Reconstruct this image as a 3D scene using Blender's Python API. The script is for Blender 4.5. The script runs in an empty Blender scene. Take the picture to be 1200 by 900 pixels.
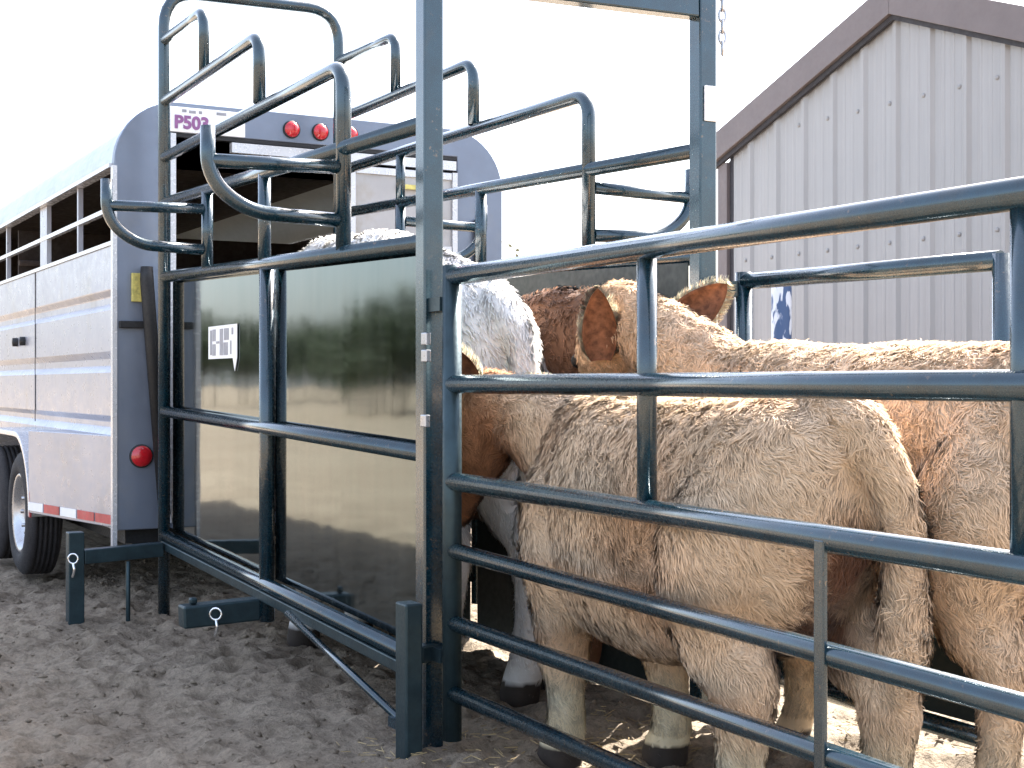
import bpy, math, random
import numpy as np
from mathutils import Vector, Matrix
random.seed(7); rng = np.random.default_rng(7)
S = bpy.context.scene
COL = S.collection
R = math.radians

# ------------------------------------------------------------------ helpers
ORG = {}          # world origin of every object that can be a parent

def tag(o, label=None, cat=None, group=None, kind=None):
    if label: o['label'] = label
    if cat: o['category'] = cat
    if group: o['group'] = group
    if kind: o['kind'] = kind
    return o

def empty(name, loc, label=None, cat=None, group=None):
    o = bpy.data.objects.new(name, None)
    o.empty_display_size = .1
    COL.objects.link(o); o.location = loc
    ORG[o.name] = Vector(loc)
    return tag(o, label, cat, group)

def link_mesh(name, me, parent=None, loc=(0, 0, 0)):
    o = bpy.data.objects.new(name, me); COL.objects.link(o)
    if parent is not None:
        o.parent = parent; ORG[o.name] = ORG[parent.name].copy()
    else:
        o.location = loc; ORG[o.name] = Vector(loc)
    return o

def fillet(pts, rad, n=7):
    pts = [Vector(p) for p in pts]
    if len(pts) < 3 or rad <= 0: return pts
    out = [pts[0]]
    for i in range(1, len(pts) - 1):
        a, b, c = pts[i-1], pts[i], pts[i+1]
        u = (a - b); v = (c - b)
        d = min(rad, u.length * .49, v.length * .49)
        p0 = b + u.normalized() * d; p1 = b + v.normalized() * d
        for k in range(n + 1):
            t = k / n
            out.append(p0 * (1-t)**2 + b * 2*t*(1-t) + p1 * t*t)
    out.append(pts[-1])
    return out

class MB:
    def __init__(s): s.v = []; s.f = []; s.sm = []
    def add(s, vs, fs, smooth=False):
        b = len(s.v); s.v += [Vector(p) for p in vs]
        for f in fs: s.f.append([i + b for i in f]); s.sm.append(smooth)
        return s
    def box(s, x0, x1, y0, y1, z0, z1):
        vs = [(x, y, z) for x in (x0, x1) for y in (y0, y1) for z in (z0, z1)]
        return s.add(vs, [(0,1,3,2),(4,6,7,5),(0,4,5,1),(2,3,7,6),(0,2,6,4),(1,5,7,3)])
    def bar(s, a, b, w, h, up=(0, 0, 1)):
        a = Vector(a); b = Vector(b); d = (b - a).normalized(); up = Vector(up)
        x = d.cross(up)
        if x.length < 1e-4: x = d.cross(Vector((1, 0, 0)))
        x.normalize(); y = x.cross(d)
        vs = []
        for p in (a, b):
            for sx, sy in ((-1,-1),(1,-1),(1,1),(-1,1)): vs.append(p + x*sx*w/2 + y*sy*h/2)
        return s.add(vs, [(3,2,1,0),(4,5,6,7),(0,1,5,4),(1,2,6,5),(2,3,7,6),(3,0,4,7)])
    def tube(s, pts, r, seg=14, fil=0, closed=False):
        pts = fillet(pts, fil) if fil else [Vector(p) for p in pts]
        n = len(pts); rs = r if isinstance(r, (list, tuple)) else [r]*n
        up = Vector((0, 0, 1)); vs = []; fs = []; prev = None
        for i in range(n):
            if closed: t = pts[(i+1) % n] - pts[i-1]
            else: t = pts[min(i+1, n-1)] - pts[max(i-1, 0)]
            t.normalize()
            if prev is None:
                x = t.cross(up)
                if x.length < .05: x = t.cross(Vector((1, 0, 0)))
            else: x = prev - t * prev.dot(t)
            x.normalize(); prev = x; y = t.cross(x)
            for k in range(seg):
                a = 2*math.pi*k/seg
                vs.append(pts[i] + (x*math.cos(a) + y*math.sin(a)) * rs[i])
        for i in range(n if closed else n-1):
            j = (i+1) % n
            for k in range(seg):
                k2 = (k+1) % seg
                fs.append((i*seg+k, i*seg+k2, j*seg+k2, j*seg+k))
        s.add(vs, fs, True)
        if not closed:
            b = len(s.v) - n*seg
            s.f.append([b + k for k in range(seg)][::-1]); s.sm.append(False)
            s.f.append([b + (n-1)*seg + k for k in range(seg)]); s.sm.append(False)
        return s
    def prism(s, poly, axis, a, b, smooth=False):
        """poly: 2-D outline, extruded along axis 0/1/2 from a to b"""
        def P(p, t):
            if axis == 0: return (t, p[0], p[1])
            if axis == 1: return (p[0], t, p[1])
            return (p[0], p[1], t)
        n = len(poly); vs = [P(p, a) for p in poly] + [P(p, b) for p in poly]
        fs = [list(range(n)), list(range(n, 2*n))[::-1]] + [(i, n+i, n+(i+1) % n, (i+1) % n) for i in range(n)]
        return s.add(vs, fs, smooth)
    def lathe(s, c, axis, prof, seg=36, smooth=True):
        """prof: (distance along axis, radius)"""
        c = Vector(c); ax = Vector(axis).normalized()
        x = ax.cross(Vector((0, 0, 1)))
        if x.length < .05: x = Vector((1, 0, 0))
        x.normalize(); y = ax.cross(x); vs = []; fs = []
        for (t, r) in prof:
            for k in range(seg):
                a = 2*math.pi*k/seg; vs.append(c + ax*t + (x*math.cos(a) + y*math.sin(a))*r)
        for i in range(len(prof)-1):
            for k in range(seg):
                k2 = (k+1) % seg; fs.append((i*seg+k, i*seg+k2, (i+1)*seg+k2, (i+1)*seg+k))
        return s.add(vs, fs, smooth)
    def build(s, name, mat, parent=None, bevel=0, loc=None, fix=True):
        org = ORG[parent.name] if parent is not None else Vector(loc or (0, 0, 0))
        me = bpy.data.meshes.new(name)
        me.from_pydata([v - org for v in s.v], [], s.f)
        me.polygons.foreach_set('use_smooth', s.sm)
        me.update(); me.validate()
        if fix:
            import bmesh
            bm = bmesh.new(); bm.from_mesh(me)
            bmesh.ops.recalc_face_normals(bm, faces=bm.faces); bm.to_mesh(me); bm.free()
        for m in (mat if isinstance(mat, (list, tuple)) else [mat]): me.materials.append(m)
        o = link_mesh(name, me, parent, org)
        if bevel:
            b = o.modifiers.new('bevel', 'BEVEL'); b.width = bevel; b.segments = 2; b.limit_method = 'ANGLE'
            b.angle_limit = R(40)
        return o

# ------------------------------------------------------------------ numpy noise
def _h(ix, iy, iz, seed):
    n = (ix*374761393 + iy*668265263 + iz*1274126177 + seed*974634777) & 0xffffffff
    n = ((n ^ (n >> 13)) * 1274126177) & 0xffffffff
    n = (n ^ (n >> 16)) & 0xffff
    return n / 32767.5 - 1.0
def vnoise(p, seed=0):
    p = np.asarray(p, float); i = np.floor(p).astype(np.int64); f = p - i
    f = f*f*(3-2*f); out = 0
    for dx in (0, 1):
        for dy in (0, 1):
            for dz in (0, 1):
                w = (f[:,0] if dx else 1-f[:,0])*(f[:,1] if dy else 1-f[:,1])*(f[:,2] if dz else 1-f[:,2])
                out = out + w*_h(i[:,0]+dx, i[:,1]+dy, i[:,2]+dz, seed)
    return out

# ------------------------------------------------------------------ materials
class NT:
    def __init__(s, name):
        s.m = bpy.data.materials.new(name); s.m.use_nodes = True
        s.t = s.m.node_tree; s.p = s.t.nodes['Principled BSDF']; s.out = s.t.nodes['Material Output']
    def n(s, typ, **kw):
        o = s.t.nodes.new(typ)
        for k, v in kw.items(): setattr(o, k, v)
        return o
    def l(s, a, b): s.t.links.new(a, b)
    def coord(s, kind='Object', scale=None):
        c = s.n('ShaderNodeTexCoord')
        if not scale: return c.outputs[kind]
        m = s.n('ShaderNodeMapping'); m.inputs['Scale'].default_value = scale
        s.l(c.outputs[kind], m.inputs[0]); return m.outputs[0]
    def noise(s, vec, scale, detail=4, rough=.55, dist=0):
        x = s.n('ShaderNodeTexNoise'); s.l(vec, x.inputs['Vector'])
        x.inputs['Scale'].default_value = scale; x.inputs['Detail'].default_value = detail
        x.inputs['Roughness'].default_value = rough; x.inputs['Distortion'].default_value = dist
        return x.outputs['Fac']
    def ramp(s, fac, stops):
        r = s.n('ShaderNodeValToRGB'); s.l(fac, r.inputs[0]); e = r.color_ramp.elements
        while len(e) < len(stops): e.new(.5)
        for i, (p, c) in enumerate(stops):
            e[i].position = p; e[i].color = c if len(c) == 4 else (*c, 1)
        return r.outputs[0]
    def mix(s, fac, a, b, blend='MIX'):
        x = s.n('ShaderNodeMix', data_type='RGBA', blend_type=blend)
        for sock, v in ((x.inputs[0], fac), (x.inputs[6], a), (x.inputs[7], b)):
            if hasattr(v, 'links'): s.l(v, sock)
            else: sock.default_value = v if not isinstance(v, tuple) or len(v) == 4 else (*v, 1)
        return x.outputs[2]
    def bump(s, h, strength, dist=.01):
        b = s.n('ShaderNodeBump'); b.inputs['Strength'].default_value = strength; b.inputs['Distance'].default_value = dist
        s.l(h, b.inputs['Height']); s.l(b.outputs[0], s.p.inputs['Normal']); return b
    def set(s, **kw):
        for k, v in kw.items():
            sock = s.p.inputs[k.replace('_', ' ')]
            if hasattr(v, 'links'): s.l(v, sock)
            else: sock.default_value = (*v, 1) if isinstance(v, tuple) and len(v) == 3 else v
        return s

def paint(name, col, rough=.4, metal=0., var=.25, scale=9, dirt=None, bump=.05, coat=0., chips=None):
    t = NT(name); c = t.coord()
    n = t.noise(c, scale, 6, .6); n2 = t.noise(c, scale*7, 3)
    d = tuple(x*(1-var) for x in col); e = tuple(min(1, x*(1+var)) for x in col)
    base = t.ramp(n, [(.3, d), (.7, e)])
    if dirt:
        f = t.ramp(t.noise(c, scale*.6, 8, .7), [(.55, (0,0,0)), (.75, (.8,.8,.8))])
        base = t.mix(f, base, dirt)
    if chips:
        f = t.mix(1.0, t.ramp(t.noise(c, 55, 3, .6), [(.655, (0,0,0)), (.675, (1,1,1))]), t.ramp(t.noise(c, 5, 3), [(.45, (0,0,0)), (.6, (1,1,1))]), 'MULTIPLY')
        base = t.mix(f, base, chips)
    t.set(Base_Color=base, Metallic=metal, Roughness=t.ramp(n2, [(.3, (rough*.8,)*3), (.7, (min(1, rough*1.25),)*3)]))
    if coat: t.set(Coat_Weight=coat, Coat_Roughness=.13, Coat_IOR=1.5)
    if bump: t.bump(n2, bump, .004)
    return t.m

M = {}
M['steel'] = paint('green_painted_steel', (.004, .026, .041), .26, .3, .3, 14, (.032, .038, .037), .015, 1.0, (.11, .085, .065))
M['steel_dark'] = paint('dark_green_steel', (.028, .050, .060), .42, .6, .25, 14, None, .06)
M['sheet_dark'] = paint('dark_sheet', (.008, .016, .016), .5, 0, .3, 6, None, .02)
M['roof'] = paint('trailer_roof', (.46, .52, .55), .45, .2, .08, 3, None, .02)
M['alu'] = paint('trailer_aluminium', (.39, .40, .46), .32, .45, .07, 3, (.34, .32, .30), .03)
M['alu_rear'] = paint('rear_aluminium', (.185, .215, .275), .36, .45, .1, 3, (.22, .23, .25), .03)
M['trim'] = paint('bright_trim', (.60, .60, .62), .25, .3, .05, 6, None, .02)
M['door_alu'] = paint('door_aluminium', (.40, .39, .39), .4, .3, .08, 5, (.32, .27, .2), .03)
M['black'] = paint('black_rubber', (.012, .012, .013), .6, 0, .3, 12, None, .1)
M['inside'] = paint('dark_trailer_inside', (.028, .018, .014), .8, 0, .4, 4, (.015, .01, .008), .1)  # near-black brown tone throughout the trailer interior
M['tyre'] = paint('tyre_rubber', (.022, .020, .022), .8, 0, .3, 20, (.06, .05, .045), .2)
M['rim'] = paint('wheel_steel', (.45, .45, .47), .3, .8, .1, 9, (.25, .22, .2), .03)
M['chrome'] = paint('zinc_plated', (.75, .76, .78), .2, .9, .1, 30, None, .03)
M['red'] = paint('red_lens', (.50, .012, .02), .15, 0, .15, 30, None, .02, .6)
M['redtape'] = paint('red_reflective', (.45, .05, .06), .35, 0, .25, 12, (.35, .2, .18), .02)
M['white'] = paint('white_plastic', (.85, .85, .86), .4, 0, .03, 12, None, .0)
M['yellow'] = paint('yellow_marker', (.55, .48, .14), .4, 0, .3, 30, (.05, .05, .04), .05)
M['purple'] = paint('purple_lettering', (.26, .10, .26), .5, 0, .1, 30, None, 0)
M['greyink'] = paint('grey_print', (.30, .30, .33), .5, 0, .15, 30, None, 0)
M['shed_trim'] = paint('taupe_trim', (.15, .12, .115), .5, 0, .08, 5, None, .03)
M['shed_dark'] = paint('dark_shadow_and_seam', (.035, .032, .036), .7, 0, .1, 5, None, .03)  # for the trailer seam and the strips standing in for shed shadow lines
M['bark'] = paint('bark', (.10, .075, .055), .9, 0, .4, 12, None, .4)
M['skin_ear'] = None

def shed_wall():
    t = NT('ribbed_metal_wall'); c = t.coord()
    n = t.noise(c, 1.2, 5); st = t.noise(t.coord(scale=(1, 9, .35)), 3, 5, .6)
    base = t.mix(st, t.ramp(n, [(.3, (.33, .318, .312)), (.7, (.385, .368, .36))]), (.29, .273, .262))
    t.set(Base_Color=base, Roughness=.42, Metallic=.1); return t.m
M['shed_wall'] = shed_wall()

def sheet():
    t = NT('glossy_painted_sheet'); c = t.coord(scale=(1, 1.0, .55))
    big = t.noise(c, 2.6, 2, .4); c2 = t.coord(scale=(1, 7, .6)); streak = t.noise(c2, 4, 5, .6)
    base = t.ramp(streak, [(.3, (.128, .158, .160)), (.7, (.152, .178, .180))])
    sx_ = t.n('ShaderNodeSeparateXYZ'); t.l(t.coord(), sx_.inputs[0])
    low = t.ramp(sx_.outputs[2], [(.25, (.16,.16,.16)), (.85, (0,0,0))])
    spl = t.mix(1.0, t.ramp(t.noise(t.coord(), 38, 4, .75), [(.60, (0,0,0)), (.66, (1,1,1))]), low, 'MULTIPLY')
    dust = t.mix(1.0, t.ramp(t.noise(t.coord(scale=(1, 2.5, .6)), 5, 6, .7), [(.45, (0,0,0)), (.8, (.10,.10,.10))]), spl, 'ADD')
    t.p.inputs['Metallic'].default_value = 1
    inv = t.n('ShaderNodeInvert'); t.l(dust, inv.inputs[1]); t.l(inv.outputs[0], t.p.inputs['Metallic'])
    base = t.mix(dust, base, (.24, .20, .16))
    t.set(Base_Color=base, Roughness=t.ramp(streak, [(.3, (.045,)*3), (.75, (.075,)*3)]))
    t.bump(big, .10, .03); return t.m
M['sheet'] = sheet()

def sand():
    t = NT('dry_trampled_sand'); c = t.coord()
    a = t.noise(c, .35, 5, .6); b = t.noise(c, 3.2, 7, .65, .4); g = t.noise(c, 60, 5, .7)
    base = t.ramp(b, [(.25, (.215, .174, .132)), (.5, (.325, .266, .202)), (.75, (.395, .327, .25))])
    base = t.mix(t.ramp(a, [(.4, (0,0,0)), (.75, (.5,.5,.5))]), base, (.20, .145, .10))
    sp = t.noise(c, 17, 6, .7); base = t.mix(.6, base, t.ramp(sp, [(.36, (.35,.34,.33)), (.52, (1,1,1))]), 'MULTIPLY')
    base = t.mix(.55, base, t.ramp(g, [(.3, (.35,.35,.35)), (.7, (1,1,1))]), 'MULTIPLY')
    t.set(Base_Color=base, Roughness=.95); t.p.inputs['Specular IOR Level'].default_value = .15
    t.bump(g, .9, .016); return t.m
M['sand'] = sand()

def leaf(name, a, b):
    t = NT(name); o = t.n('ShaderNodeObjectInfo'); c = t.coord()
    base = t.ramp(t.noise(c, 2.2, 4), [(.35, a), (.65, b)])
    t.set(Base_Color=base, Roughness=.6); return t.m
M['leaf'] = leaf('dark_foliage', (.018, .032, .014), (.05, .075, .028))
M['leaf_pale'] = leaf('pale_foliage', (.10, .10, .05), (.22, .20, .11))

def mottled():
    t = NT('blue_white_post'); c = t.coord(scale=(1, 1, .5))
    t.set(Base_Color=t.ramp(t.noise(c, 16, 3, .5, .6), [(.47, (.05, .09, .19)), (.53, (.70, .71, .75))]), Roughness=.45); return t.m
M['mottled'] = mottled()

def fur_mat(name, skin=False):
    t = NT(name); a = t.n('ShaderNodeVertexColor', layer_name='tint')
    base = a.outputs[0]
    if skin: base = t.mix(.35, base, t.ramp(t.noise(t.coord(), 30, 5, .7), [(.3, (.55,.5,.45)), (.7, (1,1,1))]), 'MULTIPLY')
    t.set(Base_Color=base, Roughness=.65); t.p.inputs['Specular IOR Level'].default_value = .25
    if not skin:
        at = t.n('ShaderNodeAttribute', attribute_name='hair_normal'); vt = t.n('ShaderNodeVectorTransform', vector_type='NORMAL', convert_from='OBJECT', convert_to='WORLD')
        t.l(at.outputs['Vector'], vt.inputs[0]); t.l(vt.outputs[0], t.p.inputs['Normal'])
        t.p.inputs['Sheen Weight'].default_value = .15
        tr = t.n('ShaderNodeBsdfTranslucent'); t.l(base, tr.inputs[0]); t.l(vt.outputs[0], tr.inputs['Normal'])
        mx = t.n('ShaderNodeMixShader'); mx.inputs[0].default_value = .15
        t.l(t.p.outputs[0], mx.inputs[1]); t.l(tr.outputs[0], mx.inputs[2]); t.l(mx.outputs[0], t.out.inputs[0])
    return t.m
M['hide'] = fur_mat('cattle_hide', True); M['fur'] = fur_mat('cattle_fur')
def ear_in():
    t = NT('inside_of_ear'); c = t.coord()
    base = t.ramp(t.noise(c, 40, 4, .6), [(.35, (.17, .07, .035)), (.7, (.48, .20, .09))])
    t.set(Base_Color=base, Roughness=.6)
    tr = t.n('ShaderNodeBsdfTranslucent'); t.l(base, tr.inputs[0])
    mx = t.n('ShaderNodeMixShader'); mx.inputs[0].default_value = .5
    t.l(t.p.outputs[0], mx.inputs[1]); t.l(tr.outputs[0], mx.inputs[2]); t.l(mx.outputs[0], t.out.inputs[0])
    return t.m
M['ear'] = ear_in()

# ------------------------------------------------------------------ ground
def axis_coords(lo, hi, step, far, n):
    core = np.arange(lo, hi, step)
    g = np.geomspace(.03, 1, n)
    return np.concatenate([(lo - far*g)[::-1], core, hi + far*g])
gx = axis_coords(-.4, 3.9, .016, 500, 46); gy = axis_coords(1.2, 9.2, .020, 500, 46)
GX, GY = np.meshgrid(gx, gy, indexing='ij')
P2 = np.stack([GX.ravel(), GY.ravel(), np.zeros(GX.size)], 1)
def ground_h(P):
    h = .020*vnoise(P*2.2, 1) + .012*vnoise(P*5.1, 2) + .008*vnoise(P*11.3, 3) + .009*vnoise(P*23, 4) + .0065*vnoise(P*47, 5)
    fade = np.clip(1.6 - np.abs(P[:,0]-1.7)/6, 0, 1)*np.clip(1.8 - np.abs(P[:,1]-5)/6, 0, 1)
    h = h*fade
    for k in range(420):
        cx, cy = _hoof[k,0], _hoof[k,1]; r = _hoof[k,2]
        q = (np.abs(P[:,0]-cx) < .2) & (np.abs(P[:,1]-cy) < .2)
        d2 = ((P[q,0]-cx)**2 + ((P[q,1]-cy)*.8)**2)/(r*r)
        h[q] += -.020*np.exp(-d2) + .011*np.exp(-((np.sqrt(d2)-1.7)**2)*3)
    dip = .06*np.exp(-(((P[:,0]-1.3)/1.0)**2 + ((P[:,1]-8.6)/1.3)**2))
    return h - dip
_hoof = np.stack([rng.uniform(.1, 3.2, 420), rng.uniform(2.4, 8.6, 420), rng.uniform(.03, .065, 420)], 1)
hz = ground_h(P2)
V = P2.copy(); V[:,2] = hz
nx, ny = len(gx), len(gy)
I = np.arange(nx*ny).reshape(nx, ny)
F = np.stack([I[:-1,:-1].ravel(), I[1:,:-1].ravel(), I[1:,1:].ravel(), I[:-1,1:].ravel()], 1)
def np_mesh(name, V, F, smooth=True):
    me = bpy.data.meshes.new(name)
    k = F.shape[1]
    me.vertices.add(len(V)); me.vertices.foreach_set('co', V.astype(np.float32).ravel())
    me.loops.add(F.size); me.loops.foreach_set('vertex_index', F.astype(np.int32).ravel())
    me.polygons.add(len(F)); me.polygons.foreach_set('loop_start', (np.arange(len(F))*k).astype(np.int32))
    me.polygons.foreach_set('use_smooth', np.full(len(F), smooth)); me.update(calc_edges=True)
    return me
gm = np_mesh('ground', V, F); gm.materials.append(M['sand'])
ground = link_mesh('ground', gm); tag(ground, kind='structure')
ground['label'] = 'grey brown trampled sand of the cattle yard'

def clods(n):
    P = np.stack([rng.uniform(-.2, 3.4, n), rng.uniform(2.2, 9, n), np.zeros(n)], 1); P[:,2] = ground_h(P)
    r = rng.gamma(1.6, .0035, n).clip(.002, .028)
    oc = np.array([[1,0,0],[0,1,0],[-1,0,0],[0,-1,0],[0,0,1],[0,0,-1]], float)
    fc = np.array([[0,1,4],[1,2,4],[2,3,4],[3,0,4],[1,0,5],[2,1,5],[3,2,5],[0,3,5]])
    V = P[:,None,:] + oc[None]*r[:,None,None]*(.55+.8*rng.random((n, 6, 1)))*np.array([1, 1, .7]) + rng.normal(0, .18, (n, 6, 3))*r[:,None,None]
    F = (np.arange(n)[:,None,None]*6 + fc[None]).reshape(-1, 3)
    return np_mesh('sand_clods', V.reshape(-1, 3), F, True)
cm_ = clods(9000); cm_.materials.append(M['sand']); cl_ = link_mesh('sand_clods', cm_)
tag(cl_, 'small loose clods and grit on the trampled sand', 'clods', None, 'stuff')

def straw(n):
    P = np.stack([rng.uniform(1.6, 3.3, n), rng.uniform(2.2, 4.0, n), np.zeros(n)], 1); P[:,2] = ground_h(P) + .004
    a = rng.uniform(0, math.pi, n); L = rng.uniform(.015, .06, n)[:,None]
    d = np.stack([np.cos(a), np.sin(a), rng.normal(0, .12, n)], 1)*L*.5; w = np.stack([-np.sin(a), np.cos(a), np.zeros(n)], 1)*.0013; u = np.array([0, 0, .0022])
    V = np.stack([P-d-w, P-d+w, P-d+u, P+d-w, P+d+w, P+d+u], 1); k = np.arange(n)[:,None]*6
    F = np.concatenate([k+np.array([0,3,5,2]), k+np.array([1,2,5,4]), k+np.array([0,1,4,3])])
    return np_mesh('straw', V.reshape(-1, 3), F, False)
sm_ = straw(900); sm_.materials.append(paint('straw', (.34, .25, .12), .7, 0, .3, 30)); so_ = link_mesh('straw', sm_)
tag(so_, 'bits of straw strewn over the sand under the calves', 'straw', None, 'stuff')

# ------------------------------------------------------------------ loading chute
XL, XR0, XR1 = 1.827, 2.83, 2.717
YN, YF = 3.79, 6.69
def xr(y): return XR0 + (XR1 - XR0)*(y - YN)/(YF - YN)
chute = empty('loading_chute', (2.3, 5.2, 0), 'dark green pipe loading alley with glossy sheet walls, joined to the back of the trailer', 'cattle chute')
Y1, Y2, Y3 = 6.0, 5.257, 4.457          # uprights
def lin(y, a, b): return a + (b - a)*(y - 3.868)/(6.693 - 3.868)
zup = lambda y: lin(y, 1.512, 1.595); zmid = lambda y: lin(y, .882, .958); zbot = lambda y: lin(y, .262, .372)
zb3 = lambda y: lin(y, 1.867, 1.948)
# bows
m = MB(); m.tube([(XL, YF, -.03), (XL, YF, 2.955), (XR1, YF, 2.975), (XR1, YF, -.03)], .028, 16, .17); m.build('far_bow', M['steel'], chute)
m = MB()
m.box(XL-.032, XL+.032, YN-.032, YN+.032, -.03, 2.36); m.build('upright', M['steel'], chute, .006)
m = MB(); m.box(XR0-.034, XR0+.034, YN-.032, YN+.032, -.03, 2.27+.12); m.build('upright', M['steel'], chute, .006)
m = MB(); m.bar((XL+.033, YN, 2.305), (XR0-.035, YN, 2.33), .06, .075); m.build('top_bar', M['steel'], chute, .006)

def wall(fx, side):
    P = lambda y, z, o=0: (fx(y) + o, y, z)
    r = .027
    for zf, nm in ((zup, 'rail'), (zmid, 'rail')):
        m = MB(); m.tube([P(YN+.03, zf(YN)), P(YF-.02, zf(YF))], r, 16); m.build(nm, M['steel'], chute)
    m = MB(); m.tube([P(YN+.03, zbot(YN)), P(YF-.02, zbot(YF))], .026, 16)
    m.build('bottom_rail', M['steel'], chute)
    m = MB(); m.bar(P(YN+.03, zbot(YN)-.045), P(YF-.02, zbot(YF)-.045), .045, .04); m.build('skid', M['steel_dark'], chute, .005)
    m = MB(); m.tube([P(YN+.03, zb3(YN)), P(YF-.02, zb3(YF))], .026, 16); m.build('rail', M['steel'], chute)
    # stepped bars, each bent down at its free end
    m = MB(); m.tube([P(YF-.02, 2.163), P(Y3, 2.165), P(Y3, zup(Y3)+.01)], .026, 16, .09); m.build('bent_rail', M['steel'], chute)
    m = MB(); m.tube([P(YF-.02, 2.43), P(Y2+.06, 2.45), P(Y2+.06, 2.185)], .025, 16, .08); m.build('bent_rail', M['steel'], chute)
    m = MB(); m.tube([P(YF-.02, 2.72), P(Y1+.05, 2.715), P(Y1+.05, 2.45)], .024, 16, .07); m.build('bent_rail', M['steel'], chute)
    for y in (Y1, Y2):
        m = MB(); m.tube([P(y, zup(y)), P(y, zb3(y))], .025, 14); m.build('upright', M['steel'], chute)
    if side > 0:
        m = MB(); m.tube([P(Y1, zb3(Y1)), P(Y1, 2.16)], .022, 14); m.build('upright', M['steel'], chute)
    # frame posts of the sheeted half
    for y in (Y2,):
        m = MB(); m.tube([P(y, .17, -.01*side), P(y, zup(y), -.01*side)], .03, 16); m.build('upright', M['steel'], chute)
    # sheets: set 4 cm in from the pipes
    o = .034*(-side)
    for a, b in ((YN+.035, Y2-.032), (Y2+.032, YF-.03)):
        m = MB(); f0 = fx(a)+o; f1 = fx(b)+o
        zl = (lambda y: zbot(y)) if side < 0 else (lambda y: -.0)
        m.add([(f0, a, zl(a)+.02), (f1, b, zl(b)+.02), (f1, b, zup(b)-.02), (f0, a, zup(a)-.02), (f0+.004, a, zl(a)+.02), (f1+.004, b, zl(b)+.02), (f1+.004, b, zup(b)-.02), (f0+.004, a, zup(a)-.02)],
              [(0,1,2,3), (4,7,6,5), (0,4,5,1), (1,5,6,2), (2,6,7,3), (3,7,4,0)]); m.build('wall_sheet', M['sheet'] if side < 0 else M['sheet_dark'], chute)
    # catwalk brackets
    for y, zt, zl, L in ((Y3, 1.818, 1.64, .468), (Y1, 1.845, 1.668, .43)):
        if side > 0: zt -= .0; L *= 1.0
        m = MB(); e = side*L
        m.tube([P(y, zl, side*.02), P(y, zl+.01, side*L*.72), P(y, zl+.11, e), P(y, zt+.10, e)], .024, 14, .12)
        m.tube([P(y, zt, side*.02), P(y, zt-.01, e-side*.01)], .023, 14)
        m.build('walkway_bracket', M['steel'], chute)
wall(lambda y: XL, -1)
wall(xr, +1)
m = MB(); m.box(2.70, 2.712, YF+.03, 6.935, .02, 1.5); m.build('light_block_flap', M['black'], chute)  # added flap closing the gap to keep a sun patch off the ground
# outriggers
m = MB(); m.bar((XL-.03, 6.62, .312), (1.43, 6.60, .300), .065, .065)
m.bar((1.395, 6.6, .415), (1.395, 6.6, -.02), .07, .07, (0, 1, 0)); m.tube([(1.63, 6.58, .27), (1.625, 6.56, -.02)], .011, 8)
out1 = m.build('outrigger', M['steel_dark'], chute, .006)
def ring_pin(c, parent):
    m = MB(); c = Vector(c)
    ring = [c + Vector((math.cos(a)*.022*.874, -math.cos(a)*.022*.486, math.sin(a)*.022)) for a in [2*math.pi*k/16 for k in range(16)]]
    m.tube(ring, .0045, 8, closed=True)
    m.tube([c+Vector((0, -.002, -.022)), c+Vector((.006, 0, -.05)), c+Vector((-.003, 0, -.085))], .006, 8)
    return m.build('ring_pin', M['chrome'], parent)
ring_pin((1.375, 6.545, .30), out1)
m = MB(); m.bar((XL+.0, 5.306, .215), (1.514, 5.306, .205), .085, .085)
m.bar((1.56, 5.306, .25), (1.56, 5.306, .275), .03, .03, (0, 1, 0))
out2 = m.build('outrigger', M['steel_dark'], chute, .008)
ring_pin((1.63, 5.245, .215), out2)
m = MB(); m.bar((1.735, 3.735, .455), (1.735, 3.735, -.03), .055, .075, (0, 1, 0)); m.bar((1.76, 3.74, .30), (XL, 3.77, .30), .05, .05); m.build('jack_leg', M['steel_dark'], chute, .006)
m = MB(); m.tube([(XL-.03, 4.92, .25), (XL-.01, 3.84, .03)], .013, 10); m.bar((XL-.02, 3.82, .05), (XL-.02, 4.0, .05), .04, .03); m.build('brace', M['steel'], chute)
for (y, z) in ((3.74, 1.22), (3.74, 1.17), (3.745, .98)):
    m = MB(); m.box(XL-.045, XL-.028, y-.02, y+.015, z-.018, z+.018); m.build('hinge_lug', M['rim'], chute, .003)
# sticker on the sheet with its printed blocks
sx = XL+.034-.0035
stz, sty = 1.135+.15, 6.20
def ypx(px): d = (px-600)/1660; return XL/(d*.874+.486)*(.874-d*.486), XL/(d*.874+.486)
def zpx(px, py): y, Z = ypx(px); return 1.088 + (450-py)/1660*Z
ya, yb = ypx(237)[0], ypx(270)[0]
m = MB(); za, zb = zpx(254, 420), zpx(254, 381)
m.prism([(ya, za), (yb+.055, za), (yb+.03, za-.055), (yb, za+.0), (yb, zb), (ya, zb)], 0, sx-.003, sx-.0005)
st = m.build('sticker', M['white'], chute)
m = MB(); w = ya-yb; hh = zb-za
def blk(u0, u1, v0, v1): m.box(sx-.0045, sx-.0032, ya-w*u1, ya-w*u0, za+hh*v0, za+hh*v1)
blk(.07,.14,.12,.88); blk(.16,.27,.10,.45); blk(.16,.27,.54,.90); blk(.29,.40,.46,.53); blk(.42,.53,.10,.90); blk(.55,.70,.10,.48); blk(.57,.73,.55,.90); blk(.78,.82,.12,.52); blk(.83,.88,.7,.9)
m.build('print', M['greyink'], st)
# white tag on the right post
m = MB(); m.box(XR0-.02, XR0+.036+.012, YN-.0405, YN-.033, 1.952, 2.068); m.build('paper_tag', M['white'], chute, .002)
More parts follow.
